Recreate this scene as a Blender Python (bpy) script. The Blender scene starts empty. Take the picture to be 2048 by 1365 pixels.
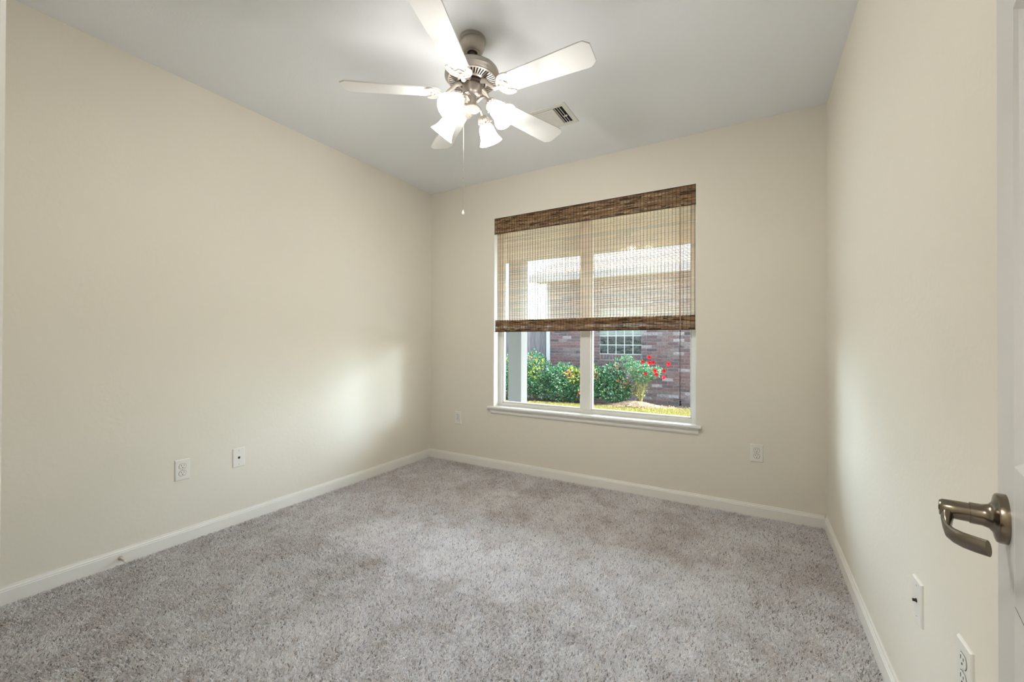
import bpy, bmesh, math, random
import numpy as np
from mathutils import Vector, Matrix
random.seed(7)
PI = math.pi
C = bpy.context.scene.collection
SC = bpy.context.scene

# ------------------------------------------------------------------ camera
CAMH = 1.14
YAW, PITCH, ROLL = math.radians(30.144), math.radians(0.317), math.radians(0.215)
cf = Vector((-math.sin(YAW)*math.cos(PITCH), math.cos(YAW)*math.cos(PITCH), math.sin(PITCH)))
cr = Vector((math.cos(YAW), math.sin(YAW), 0))
cu = cr.cross(cf)
r2 = cr*math.cos(ROLL) + cu*math.sin(ROLL)
u2 = -cr*math.sin(ROLL) + cu*math.cos(ROLL)
cam = bpy.data.cameras.new('camera')
cam.sensor_width = 36.0
cam.lens = 828.93/2048*36
cam.clip_start = 0.02
cam.clip_end = 200
cam_o = bpy.data.objects.new('camera', cam)
C.objects.link(cam_o)
m = Matrix((r2, u2, -cf)).transposed().to_4x4()
m.translation = (0, 0, CAMH)
cam_o.matrix_world = m
SC.camera = cam_o

# ------------------------------------------------------------------ world, sun, exposure
SC.view_settings.view_transform = 'Standard'
SC.view_settings.look = 'None'
SC.view_settings.gamma = 1
SC.view_settings.use_curve_mapping = False
SC.view_settings.exposure = 0.08
SUN_DIR = Vector((.70, .10, .70)).normalized()      # towards the sun
SKY_STRENGTH = 1.35
SUN_POWER = 9.0
SHADE_EMIT = 23.0
BULB_POWER = 13.5
HALL_FILL_POWER = 110.0
w = bpy.data.worlds.new('sky_world')
SC.world = w
w.use_nodes = True
nt = w.node_tree
nt.nodes.clear()
sky = nt.nodes.new('ShaderNodeTexSky')
sky.sky_type = 'NISHITA'
sky.sun_disc = False
sky.sun_elevation = math.asin(SUN_DIR.z)
sky.sun_rotation = math.atan2(SUN_DIR.x, SUN_DIR.y)
sky.air_density = 1.0
sky.dust_density = 3.0
hs = nt.nodes.new('ShaderNodeHueSaturation')
hs.inputs['Saturation'].default_value = 0.55
bg = nt.nodes.new('ShaderNodeBackground')
bg.inputs['Strength'].default_value = SKY_STRENGTH
wo = nt.nodes.new('ShaderNodeOutputWorld')
nt.links.new(sky.outputs[0], hs.inputs['Color'])
nt.links.new(hs.outputs[0], bg.inputs[0])
nt.links.new(bg.outputs[0], wo.inputs[0])
sun = bpy.data.lights.new('sun', 'SUN')
sun.energy = SUN_POWER
sun.angle = math.radians(0.6)
sun.color = (1, .95, .86)
sun_o = bpy.data.objects.new('sun', sun)
C.objects.link(sun_o)
sun_o.rotation_euler = SUN_DIR.to_track_quat('Z', 'Y').to_euler()
sun_o.location = SUN_DIR*30

# broad, soft daylight reaching the window from the open sky over the yard
for nm, d, en, an in (('daylight_right', (.88, .46, .135), 1.3, 9), ('daylight_low_right', (.66, .74, .20), 2.6, 30), ('daylight_left', (-.84, .54, .20), 4.6, 30), ('daylight_front', (-.10, .88, .42), 7.5, 28)):
    dl = bpy.data.lights.new(nm, 'SUN')
    dl.energy = en
    dl.angle = math.radians(an)
    dl.color = (.68, .85, 1.0)
    do = bpy.data.objects.new(nm, dl)
    C.objects.link(do)
    do.rotation_euler = Vector(d).to_track_quat('Z', 'Y').to_euler()
    do.location = Vector(d)*25

# ------------------------------------------------------------------ dimensions
XL, XR, YB, YN, HC = -2.8125, 0.3987, 3.2103, 0.09, 2.6448
WX0, WX1, WZ0, WZ1 = -2.060, -0.347, 0.560, 2.290     # window opening
GY = -0.15                                             # ground level outside


def gz(x):
    return GY+.012+.030*(min(max(x, -7.5), 1.0)+4.2)


# ------------------------------------------------------------------ materials
def new_mat(name):
    mt = bpy.data.materials.new(name)
    mt.use_nodes = True
    n = mt.node_tree.nodes
    return mt, mt.node_tree, n['Principled BSDF']


def srgb(r, g, b):
    f = lambda c: (c/255/12.92) if c/255 <= .04045 else ((c/255+.055)/1.055)**2.4
    return (f(r), f(g), f(b), 1)


def simple(name, col, rough=.5, metal=0, bump=None, spec=None, var=None, coat=None):
    """plain procedural surface: optional noise bump (scale, strength, distance), colour variation (scale, amount)"""
    mt, t, b = new_mat(name)
    b.inputs['Base Color'].default_value = col
    b.inputs['Roughness'].default_value = rough
    b.inputs['Metallic'].default_value = metal
    if spec is not None:
        b.inputs['Specular IOR Level'].default_value = spec
    tc = t.nodes.new('ShaderNodeTexCoord')
    if var:
        nz = t.nodes.new('ShaderNodeTexNoise')
        nz.inputs['Scale'].default_value = var[0]
        nz.inputs['Detail'].default_value = 4
        mp = t.nodes.new('ShaderNodeMapRange')
        mp.inputs['To Min'].default_value = 1-var[1]
        mp.inputs['To Max'].default_value = 1+var[1]
        mx = t.nodes.new('ShaderNodeVectorMath')
        mx.operation = 'SCALE'
        mx.inputs[0].default_value = col[:3]
        t.links.new(tc.outputs['Object'], nz.inputs['Vector'])
        t.links.new(nz.outputs['Fac'], mp.inputs['Value'])
        t.links.new(mp.outputs[0], mx.inputs['Scale'])
        t.links.new(mx.outputs[0], b.inputs['Base Color'])
    if bump:
        nz = t.nodes.new('ShaderNodeTexNoise')
        nz.inputs['Scale'].default_value = bump[0]
        nz.inputs['Detail'].default_value = 3
        bp = t.nodes.new('ShaderNodeBump')
        bp.inputs['Strength'].default_value = bump[1]
        bp.inputs['Distance'].default_value = bump[2]
        t.links.new(tc.outputs['Object'], nz.inputs['Vector'])
        t.links.new(nz.outputs['Fac'], bp.inputs['Height'])
        t.links.new(bp.outputs[0], b.inputs['Normal'])
    return mt


def attr_mat(name, rough=.7, trans=0.0, spec=.3, noise=None, bump=None, streak=None, tcol=None):
    """colour comes from the per-piece colour attribute of the mesh"""
    mt, t, b = new_mat(name)
    at = t.nodes.new('ShaderNodeAttribute')
    at.attribute_name = 'Col'
    src = at.outputs['Color']
    tc = t.nodes.new('ShaderNodeTexCoord')
    if noise or streak:
        nz = t.nodes.new('ShaderNodeTexNoise')
        nz.inputs['Detail'].default_value = 5
        vec = tc.outputs['Object']
        if streak:
            mpn = t.nodes.new('ShaderNodeMapping')
            mpn.inputs['Scale'].default_value = streak[1]
            t.links.new(vec, mpn.inputs['Vector'])
            vec = mpn.outputs[0]
            nz.inputs['Scale'].default_value = 1
            amt = streak[0]
        else:
            nz.inputs['Scale'].default_value = noise[0]
            amt = noise[1]
        t.links.new(vec, nz.inputs['Vector'])
        mp = t.nodes.new('ShaderNodeMapRange')
        mp.inputs['From Min'].default_value = .3
        mp.inputs['From Max'].default_value = .7
        mp.inputs['To Min'].default_value = 1-amt
        mp.inputs['To Max'].default_value = 1+amt
        t.links.new(nz.outputs['Fac'], mp.inputs['Value'])
        mx = t.nodes.new('ShaderNodeVectorMath')
        mx.operation = 'SCALE'
        t.links.new(src, mx.inputs[0])
        t.links.new(mp.outputs[0], mx.inputs['Scale'])
        src = mx.outputs[0]
    t.links.new(src, b.inputs['Base Color'])
    b.inputs['Roughness'].default_value = rough
    b.inputs['Specular IOR Level'].default_value = spec
    if trans:
        tr = t.nodes.new('ShaderNodeBsdfTranslucent')
        if tcol:
            tr.inputs['Color'].default_value = tcol
        else:
            t.links.new(src, tr.inputs['Color'])
        ms = t.nodes.new('ShaderNodeMixShader')
        ms.inputs[0].default_value = trans
        out = t.nodes['Material Output']
        t.links.new(b.outputs[0], ms.inputs[1])
        t.links.new(tr.outputs[0], ms.inputs[2])
        t.links.new(ms.outputs[0], out.inputs[0])
    if bump:
        nz2 = t.nodes.new('ShaderNodeTexNoise')
        nz2.inputs['Scale'].default_value = bump[0]
        bp = t.nodes.new('ShaderNodeBump')
        bp.inputs['Strength'].default_value = bump[1]
        bp.inputs['Distance'].default_value = bump[2]
        t.links.new(tc.outputs['Object'], nz2.inputs['Vector'])
        t.links.new(nz2.outputs['Fac'], bp.inputs['Height'])
        t.links.new(bp.outputs[0], b.inputs['Normal'])
    return mt


M = {}
M['wall'] = simple('cream_wall_paint', (.772, .730, .632, 1), .75, bump=(55, .18, .004), spec=.25)
M['ceiling'] = simple('flat_ceiling_paint', (.855, .870, .895, 1), .9, bump=(90, .2, .003), spec=.1)
M['trim'] = simple('semi_gloss_white_trim', (.83, .815, .765, 1), .38, spec=.4)
M['window_trim'] = simple('white_window_trim', (.82, .81, .77, 1), .35, spec=.45)
M['vinyl'] = simple('white_vinyl', (.78, .77, .73, 1), .4, spec=.4)
M['door'] = simple('white_door_enamel', (.66, .655, .64, 1), .38, bump=(120, .05, .001), spec=.45)
M['plate'] = simple('white_plastic_plate', (.80, .78, .72, 1), .35, spec=.5)
M['slot'] = simple('dark_slot', (.012, .011, .010, 1), .7)
M['screw'] = simple('painted_screw', (.55, .54, .50, 1), .4)
M['nickel'] = simple('brushed_nickel', (.46, .42, .375, 1), .38, .85, bump=(300, .05, .0005))
M['iron'] = simple('cast_nickel_bracket', (.52, .465, .40, 1), .45, .55, bump=(200, .1, .001))
M['dark_metal'] = simple('dark_motor_interior', (.05, .035, .025, 1), .55, .4)
M['bronze'] = simple('satin_bronze_lever', (.22, .185, .14, 1), .24, 1.0)
M['blade'] = simple('white_fan_blade', (.74, .73, .71, 1), .42, spec=.4, bump=(40, .04, .001))
M['vent'] = simple('white_enamel_vent', (.74, .73, .68, 1), .5)
M['black'] = simple('black_plastic', (.01, .01, .01, 1), .4)
M['cord'] = simple('tan_cord', (.42, .30, .18, 1), .8)
M['dark_cord'] = simple('brown_cord', (.07, .045, .03, 1), .8)
M['carpet_base'] = simple('carpet_backing', (.70, .68, .67, 1), .95, var=(60, .3), spec=.05)
M['carpet'] = attr_mat('cut_pile_carpet', .95, spec=.05, trans=.35)
M['bamboo'] = attr_mat('woven_bamboo', .6, trans=.04, spec=.3, streak=(.45, (14, 2, 160)))
M['reed'] = attr_mat('thin_translucent_reed', .6, trans=.70, spec=.3, streak=(.35, (14, 2, 160)), tcol=(.97, .93, .86, 1))
M['thread'] = simple('dark_weaving_thread', (.035, .022, .014, 1), .8)
M['brick'] = attr_mat('weathered_brick', .9, spec=.15, noise=(34, .42), bump=(60, .5, .006))
M['mortar'] = simple('grey_mortar', (.40, .385, .40, 1), .95, var=(50, .15), bump=(80, .4, .004))
M['leaf'] = attr_mat('shrub_leaf', .45, trans=.28, spec=.45)
M['stem'] = simple('woody_stem', (.22, .17, .09, 1), .8, var=(40, .3))
M['rose_stem'] = simple('pale_green_stem', (.33, .32, .12, 1), .7, var=(40, .3))
M['petal'] = simple('red_petal', (.80, .018, .045, 1), .5, var=(60, .35))
M['grass'] = attr_mat('lawn_grass', .6, trans=.3, spec=.2)
M['soil'] = simple('dark_garden_soil', (.055, .05, .045, 1), .95, var=(20, .4), bump=(40, .7, .02))
M['turf_base'] = simple('lawn_soil', (.20, .19, .06, 1), .95, var=(8, .3))
M['mulch'] = attr_mat('wood_mulch', .95, spec=.05)
M['fence'] = attr_mat('weathered_fence_board', .9, spec=.1, streak=(.45, (60, 60, 4)))
M['ext_paint'] = simple('grey_exterior_paint', (.27, .28, .285, 1), .7, bump=(120, .35, .003))
M['porch'] = simple('beige_porch_paint', (.62, .56, .47, 1), .8)
M['ext_trim'] = simple('white_exterior_trim', (.50, .52, .55, 1), .6)
M['concrete'] = simple('patio_concrete', (.36, .35, .33, 1), .9, var=(6, .12), bump=(50, .3, .004))
M['glass_block'] = simple('wavy_glass_block', (.05, .062, .06, 1), .10, spec=.5, var=(15, 1.6), bump=(14, 1.0, .05))
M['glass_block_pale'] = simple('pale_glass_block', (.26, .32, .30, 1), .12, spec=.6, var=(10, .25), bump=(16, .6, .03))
M['gb_grout'] = simple('white_block_frame', (.55, .58, .58, 1), .7)


def shingles():
    mt, t, b = new_mat('grey_roof_shingles')
    tc = t.nodes.new('ShaderNodeTexCoord')
    br = t.nodes.new('ShaderNodeTexBrick')
    br.inputs['Color1'].default_value = (.50, .48, .45, 1)
    br.inputs['Color2'].default_value = (.34, .33, .31, 1)
    br.inputs['Mortar'].default_value = (.16, .15, .15, 1)
    br.inputs['Scale'].default_value = 1
    br.inputs['Mortar Size'].default_value = .012
    br.inputs['Brick Width'].default_value = .3
    br.inputs['Row Height'].default_value = .14
    t.links.new(tc.outputs['Object'], br.inputs['Vector'])
    t.links.new(br.outputs['Color'], b.inputs['Base Color'])
    b.inputs['Roughness'].default_value = .95
    return mt


M['shingle'] = shingles()


def emit_mat(name, col, strength):
    mt, t, b = new_mat(name)
    b.inputs['Base Color'].default_value = (.9, .88, .82, 1)
    b.inputs['Roughness'].default_value = .3
    b.inputs['Emission Color'].default_value = col
    b.inputs['Emission Strength'].default_value = strength
    return mt


M['shade'] = emit_mat('lit_frosted_glass', (1, .975, .94, 1), SHADE_EMIT)


def pane_mat(name, tint=(1, 1, 1, 1), refl=.06):
    mt = bpy.data.materials.new(name)
    mt.use_nodes = True
    t = mt.node_tree
    t.nodes.clear()
    tr = t.nodes.new('ShaderNodeBsdfTransparent')
    tr.inputs[0].default_value = tint
    gl = t.nodes.new('ShaderNodeBsdfGlossy')
    gl.inputs['Roughness'].default_value = .02
    lw = t.nodes.new('ShaderNodeLayerWeight')
    pw = t.nodes.new('ShaderNodeMath')
    pw.operation = 'POWER'
    pw.inputs[1].default_value = 5
    fr = t.nodes.new('ShaderNodeMath')
    fr.operation = 'MULTIPLY_ADD'
    fr.inputs[1].default_value = .8
    fr.inputs[2].default_value = .025
    t.links.new(lw.outputs['Facing'], pw.inputs[0])
    t.links.new(pw.outputs[0], fr.inputs[0])
    mx = t.nodes.new('ShaderNodeMixShader')
    out = t.nodes.new('ShaderNodeOutputMaterial')
    t.links.new(fr.outputs[0], mx.inputs[0])
    t.links.new(tr.outputs[0], mx.inputs[1])
    t.links.new(gl.outputs[0], mx.inputs[2])
    t.links.new(mx.outputs[0], out.inputs[0])
    return mt


M['glass'] = pane_mat('window_glass', (.93, .96, .96, 1))


def clear_glass():
    mt, t, b = new_mat('clear_cut_glass')
    b.inputs['Base Color'].default_value = (.95, .9, .82, 1)
    b.inputs['Roughness'].default_value = .08
    b.inputs['Transmission Weight'].default_value = .75
    return mt


M['finial'] = clear_glass()


# ------------------------------------------------------------------ mesh helpers
class MB:
    """collects geometry for ONE mesh object"""
    def __init__(s):
        s.v, s.f, s.c, s.mi = [], [], [], []
        s.mats = []

    def add(s, vs, fs, col=None, mi=0):
        o = len(s.v)
        s.v += [tuple(v) for v in vs]
        for f in fs:
            s.f.append(tuple(i+o for i in f))
            s.c.append(col)
            s.mi.append(mi)
        return s

    def box(s, x0, x1, y0, y1, z0, z1, col=None, mi=0, mat=None):
        vs = [Vector(p) for p in ((x0, y0, z0), (x1, y0, z0), (x1, y1, z0), (x0, y1, z0), (x0, y0, z1), (x1, y0, z1), (x1, y1, z1), (x0, y1, z1))]
        if mat:
            vs = [mat @ v for v in vs]
        return s.add(vs, [(0, 3, 2, 1), (4, 5, 6, 7), (0, 1, 5, 4), (1, 2, 6, 5), (2, 3, 7, 6), (3, 0, 4, 7)], col, mi)

    def lathe(s, prof, seg=48, mat=None, a0=0, a1=2*PI, flute=None, col=None, mi=0):
        """prof: (radius, z) points, spun round z"""
        vs, fs = [], []
        n = len(prof)
        full = abs(a1-a0-2*PI) < 1e-6
        k = seg if full else seg+1
        for i in range(k):
            a = a0+(a1-a0)*i/seg
            for j, (r, z) in enumerate(prof):
                rr = r*(1+flute(a, j/(n-1))) if flute else r
                v = Vector((rr*math.cos(a), rr*math.sin(a), z))
                vs.append(mat @ v if mat else v)
        for i in range(seg):
            for j in range(n-1):
                a, b = i*n+j, ((i+1) % k)*n+j
                fs.append((a, b, b+1, a+1))
        return s.add(vs, fs, col, mi)

    def tube(s, pts, r, seg=10, cap=True, flat=1.0, up=None, col=None, mi=0, mat=None):
        """swept round (or flattened) bar along pts; r number or list"""
        pts = [Vector(p) for p in pts]
        n = len(pts)
        rs = r if isinstance(r, (list, tuple)) else [r]*n
        fl = flat if isinstance(flat, (list, tuple)) else [flat]*n
        vs, fs = [], []
        ref = Vector(up) if up else None
        prev = None
        for i, p in enumerate(pts):
            d = (pts[min(i+1, n-1)]-pts[max(i-1, 0)]).normalized()
            if ref is not None:
                sd = d.cross(ref)
                if sd.length < 1e-4:
                    sd = d.orthogonal()
            else:
                sd = (prev - d*prev.dot(d)) if prev is not None else d.orthogonal()
            sd.normalize()
            prev = sd
            uu = sd.cross(d).normalized()
            for k in range(seg):
                a = 2*PI*k/seg
                v = p + sd*math.cos(a)*rs[i]*fl[i] + uu*math.sin(a)*rs[i]
                vs.append(mat @ v if mat else v)
        for i in range(n-1):
            for k in range(seg):
                a, b = i*seg+k, i*seg+(k+1) % seg
                fs.append((a, b, b+seg, a+seg))
        if cap:
            fs.append(tuple(range(seg))[::-1])
            fs.append(tuple((n-1)*seg+k for k in range(seg)))
        return s.add(vs, fs, col, mi)

    def prism(s, outline, z0, z1, mat=None, col=None, mi=0):
        n = len(outline)
        vs = [Vector((x, y, z0)) for x, y in outline]+[Vector((x, y, z1)) for x, y in outline]
        if mat:
            vs = [mat @ v for v in vs]
        fs = [tuple(range(n))[::-1], tuple(range(n, 2*n))]+[(i, (i+1) % n, (i+1) % n+n, i+n) for i in range(n)]
        return s.add(vs, fs, col, mi)

    def extrude(s, prof, p0, p1, side, up=(0, 0, 1), mi=0, col=None):
        """profile (a along side, b along up) swept straight from p0 to p1"""
        p0, p1, side, up = Vector(p0), Vector(p1), Vector(side), Vector(up)
        n = len(prof)
        vs = [p0+side*a+up*b for a, b in prof]+[p1+side*a+up*b for a, b in prof]
        fs = [tuple(range(n)), tuple(range(n, 2*n))[::-1]]+[(i, (i+1) % n, (i+1) % n+n, i+n) for i in range(n)]
        return s.add(vs, fs, col, mi)

    def build(s, name, mat, parent=None, smooth=False, bevel=0, fix=True, loc=None):
        me = bpy.data.meshes.new(name)
        me.from_pydata(s.v, [], s.f)
        for mt in (mat if isinstance(mat, (list, tuple)) else [mat]):
            me.materials.append(mt)
        if any(s.mi):
            me.polygons.foreach_set('material_index', s.mi)
        if any(c is not None for c in s.c):
            ca = me.color_attributes.new('Col', 'FLOAT_COLOR', 'CORNER')
            buf = []
            for f, c in zip(s.f, s.c):
                buf += [c[0], c[1], c[2], 1.0]*len(f)
            ca.data.foreach_set('color', buf)
        if fix:
            bm = bmesh.new()
            bm.from_mesh(me)
            bmesh.ops.recalc_face_normals(bm, faces=bm.faces)
            bm.to_mesh(me)
            bm.free()
        if smooth:
            me.polygons.foreach_set('use_smooth', [True]*len(me.polygons))
        me.update()
        o = bpy.data.objects.new(name, me)
        C.objects.link(o)
        if parent:
            o.parent = parent
        if smooth:
            me.set_sharp_from_angle(angle=math.radians(38))
        if bevel:
            b = o.modifiers.new('bevel', 'BEVEL')
            b.width = bevel
            b.segments = 2
            b.limit_method = 'ANGLE'
            b.angle_limit = math.radians(40)
        if loc:
            o.location = loc
        return o


def fast_mesh(name, verts, quads, cols, mat, parent=None):
    """big quad soups built from numpy arrays; cols per quad"""
    me = bpy.data.meshes.new(name)
    nv, nf = len(verts), len(quads)
    me.vertices.add(nv)
    me.vertices.foreach_set('co', verts.astype(np.float32).ravel())
    me.loops.add(nf*4)
    me.loops.foreach_set('vertex_index', quads.astype(np.int32).ravel())
    me.polygons.add(nf)
    me.polygons.foreach_set('loop_start', np.arange(nf, dtype=np.int32)*4)
    me.polygons.foreach_set('loop_total', np.full(nf, 4, dtype=np.int32))
    me.update(calc_edges=True)
    ca = me.color_attributes.new('Col', 'FLOAT_COLOR', 'CORNER')
    cc = np.ones((nf, 4, 4), np.float32)
    cc[:, :, :3] = cols[:, None, :]
    ca.data.foreach_set('color', cc.ravel())
    me.materials.append(mat)
    o = bpy.data.objects.new(name, me)
    C.objects.link(o)
    if parent:
        o.parent = parent
    return o


def tag(o, label=None, cat=None, group=None, kind=None):
    if label:
        o['label'] = label
    if cat:
        o['category'] = cat
    if group:
        o['group'] = group
    if kind:
        o['kind'] = kind
    return o


def empty(name, loc=(0, 0, 0), rz=0):
    o = bpy.data.objects.new(name, None)
    o.empty_display_size = .05
    C.objects.link(o)
    o.location = loc
    o.rotation_euler = (0, 0, rz)
    return o


def copy_tree(o, parent=None):
    c = o.copy()
    C.objects.link(c)
    if parent:
        c.parent = parent
    for ch in [x for x in bpy.data.objects if x.parent == o]:
        copy_tree(ch, c)
    return c


def struct(o, label=None, cat=None):
    return tag(o, label, cat, kind='structure')


# ------------------------------------------------------------------ room shell
HY = -1.35                     # back of the hallway behind the doorway
DX0, DX1 = -0.665, 0.150       # door opening
b = MB().box(XL-.12, XR+.12, HY-.1, YB+.12, -.16, -.010)
struct(b.build('floor', M['carpet_base']), 'carpeted floor of the empty room', 'floor')
b = MB().box(XL-.12, XR+.12, HY-.1, YB+.14, HC, HC+.12)
struct(b.build('ceiling', M['ceiling']), 'flat white ceiling with the fan', 'ceiling')
b = MB().box(XL-.12, XL, HY-.1, YB+.14, -.010, HC)
struct(b.build('wall_left', M['wall']), 'cream wall on the left with two plates', 'wall')
b = MB().box(XR, XR+.12, HY-.1, YB+.14, -.010, HC)
struct(b.build('wall_right', M['wall']), 'cream wall on the right behind the open door', 'wall')
b = MB()
y0, y1 = YB, YB+.14
b.box(XL, WX0, y0, y1, -.010, HC).box(WX1, XR, y0, y1, -.010, HC)
b.box(WX0, WX1, y0, y1, -.010, WZ0).box(WX0, WX1, y0, y1, WZ1, HC)
struct(b.build('wall_back', M['wall']), 'cream far wall holding the window', 'wall')
b = MB()
b.box(XL, DX0-.02, YN-.12, YN, -.010, HC).box(DX1+.02, XR, YN-.12, YN, -.010, HC)
b.box(DX0-.02, DX1+.02, YN-.12, YN, 2.07, HC)
struct(b.build('wall_near', M['wall']), 'cream wall holding the doorway', 'wall')
b = MB().box(XL-.12, XR+.12, HY-.1, HY, -.010, HC)
struct(b.build('wall_hall', M['wall']), 'cream hallway wall behind the doorway', 'wall')

# near doorway: jamb and casing (its edge is the white strip at the far left of the view)
b = MB()
b.box(DX0-.02, DX0, YN-.12, YN, -.010, 2.05).box(DX1, DX1+.02, YN-.12, YN, -.010, 2.05).box(DX0-.02, DX1+.02, YN-.12, YN, 2.05, 2.07)
prof = [(0, 0), (.010, 0), (.0155, .012), (.0155, .055), (.010, .066), (0, .066)]
for x0, s in ((DX0+.010, -1), (DX1+.012, 1)):
    b.extrude([(a, q) for a, q in prof], (x0, YN, -.010), (x0, YN, 2.06), (0, 1, 0), (s, 0, 0))
b.extrude(prof, (DX0-.04, YN, 2.06), (DX1+.04, YN, 2.06), (0, 1, 0), (0, 0, 1))
struct(b.build('trim_1', M['trim']), 'white doorway casing at the left edge of the view', 'door casing')

# baseboards with a stepped top
BH = .076
bprof = [(0, -.01), (.0125, -.01), (.0125, BH-.020), (.0105, BH-.018), (.0105, BH-.012), (.0075, BH-.008), (.006, BH), (0, BH)]
struct(MB().extrude(bprof, (XL, YN, 0), (XL, YB, 0), (1, 0, 0)).build('baseboard_left', M['trim']), 'cream baseboard along the left wall', 'baseboard')
struct(MB().extrude(bprof, (XR, YN, 0), (XR, YB, 0), (-1, 0, 0)).build('baseboard_right', M['trim']), 'cream baseboard along the right wall', 'baseboard')
struct(MB().extrude(bprof, (XL+.0125, YB, 0), (XR-.0125, YB, 0), (0, -1, 0)).build('baseboard_back', M['trim']), 'cream baseboard under the window', 'baseboard')

# carpet pile: individual tufts
rng = np.random.default_rng(5)


def make_carpet():
    GX, GY_ = [], []
    for sp, y0, y1 in ((.0044, YN-.02, 1.55), (.0052, 1.55, YB-.012)):
        xs = np.arange(XL+.012, XR-.012, sp)
        ys = np.arange(y0, y1, sp)
        gx, gy = np.meshgrid(xs, ys)
        GX.append(gx.ravel()+rng.uniform(-.5, .5, gx.size)*sp)
        GY_.append(gy.ravel()+rng.uniform(-.5, .5, gy.size)*sp)
    gx, gy = np.concatenate(GX), np.concatenate(GY_)
    # keep what the view can plausibly see (a generous cone in front of the doorway)
    keep = (gy > .05+.0*gx)
    keep &= (-gx*.5+gy*.866) > .15
    keep &= (gx < XR-.014) & (gx > XL+.014) & (gy < YB-.014)
    gx, gy = gx[keep], gy[keep]
    n = gx.size
    # low-frequency mottling: footprints and vacuum marks, the pile lies in different directions
    def lf(scale, seed):
        r = np.random.default_rng(seed)
        out = np.zeros(n)
        for k in range(10):
            a = r.uniform(0, 2*PI); q = scale*r.uniform(.6, 1.6); ph = r.uniform(0, 2*PI)
            out += np.sin((gx*np.cos(a)+gy*np.sin(a))*q+ph)
        return out/math.sqrt(10)
    m1, m2, m3 = lf(9, 1), lf(26, 2), lf(70, 3)
    lie = m1*1.3+m2*.7
    ang = lie*.6 + rng.normal(0, 1.7, n)
    tilt = rng.uniform(.004, .012, n)
    wd = rng.uniform(.0011, .0019, n)
    h = rng.uniform(.008, .013, n)
    dx, dy = np.cos(ang), np.sin(ang)
    wa = rng.uniform(0, 2*PI, n)
    wx, wy = np.cos(wa)*wd, np.sin(wa)*wd
    zb = -.010
    V = np.zeros((n, 6, 3))
    V[:, 0] = np.stack([gx-wx, gy-wy, np.full(n, zb)], 1)
    V[:, 1] = np.stack([gx+wx, gy+wy, np.full(n, zb)], 1)
    mx_, my_ = gx+dx*tilt*.35, gy+dy*tilt*.35
    V[:, 2] = np.stack([mx_+wx*1.1, my_+wy*1.1, zb+h*.65], 1)
    V[:, 3] = np.stack([mx_-wx*1.1, my_-wy*1.1, zb+h*.65], 1)
    tx, ty = gx+dx*tilt, gy+dy*tilt
    V[:, 4] = np.stack([tx+wx*.7, ty+wy*.7, zb+h], 1)
    V[:, 5] = np.stack([tx-wx*.7, ty-wy*.7, zb+h], 1)
    base = np.arange(n)[:, None]*6
    Q = np.concatenate([base+np.array([0, 1, 2, 3]), base+np.array([3, 2, 4, 5])], 0)
    pal = np.array([[.92, .91, .91], [.86, .85, .85], [.72, .71, .71], [.80, .73, .66], [.97, .97, .97], [.34, .31, .29]])
    ix = rng.choice(6, n, p=[.27, .25, .17, .11, .11, .09])
    col = pal[ix]*(1+rng.normal(0, .06, n))[:, None]
    g = .98+.045*m1+.055*m2+.04*m3
    col = col*g[:, None]
    warm = np.clip(-m2*.5-m1*.3, 0, 1.2)[:, None]
    col = col*np.array([.965, .955, .972])*(1-warm*np.array([.00, .035, .07]))
    col = np.clip(col, .02, .9)
    o = fast_mesh('carpet_pile', V.reshape(-1, 3), Q, np.concatenate([col, col], 0), M['carpet'])
    tag(o, 'grey and beige cut pile carpet covering the whole floor', 'carpet', kind='stuff')


make_carpet()

# ------------------------------------------------------------------ window
win = empty('window_1', ((WX0+WX1)/2, YB, WZ0))
struct(win, 'white framed double window with a bamboo shade', 'window')
ox, oy, oz = win.location


def wbox(b, x0, x1, y0, y1, z0, z1, **k):
    return b.box(x0-ox, x1-ox, y0-oy, y1-oy, z0-oz, z1-oz, **k)


YF = YB+.085        # room side of the vinyl frame
b = MB()
fw = .040
ml, mr = -1.255, -1.153
b2 = b
wbox(b, WX0, WX0+fw, YF, YF+.06, WZ0, WZ1)
wbox(b, WX1-fw, WX1, YF, YF+.06, WZ0, WZ1)
wbox(b, WX0+fw, WX1-fw, YF, YF+.06, WZ0, WZ0+.028)
wbox(b, WX0+fw, WX1-fw, YF, YF+.06, WZ1-.03, WZ1)
wbox(b, ml+.008, mr-.008, YF, YF+.06, WZ0+.028, WZ1-.03)
b.build('window_frame', M['vinyl'], win, bevel=.003)
for k, (x0, x1) in enumerate(((WX0+fw, ml+.008), (mr-.008, WX1-fw))):
    b = MB()
    t = .011
    z0, z1 = WZ0+.028, WZ1-.03
    wbox(b, x0, x0+t, YF+.012, YF+.05, z0, z1)
    wbox(b, x1-t, x1, YF+.012, YF+.05, z0, z1)
    wbox(b, x0+t, x1-t, YF+.012, YF+.05, z0, z0+t)
    wbox(b, x0+t, x1-t, YF+.012, YF+.05, z1-t, z1)
    sash = b.build('sash', M['vinyl'], win, bevel=.002)
    b = MB()
    wbox(b, x0+t, x1-t, YF+.028, YF+.031, z0+t, z1-t)
    b.build('glass_pane', M['glass'], sash)
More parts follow.
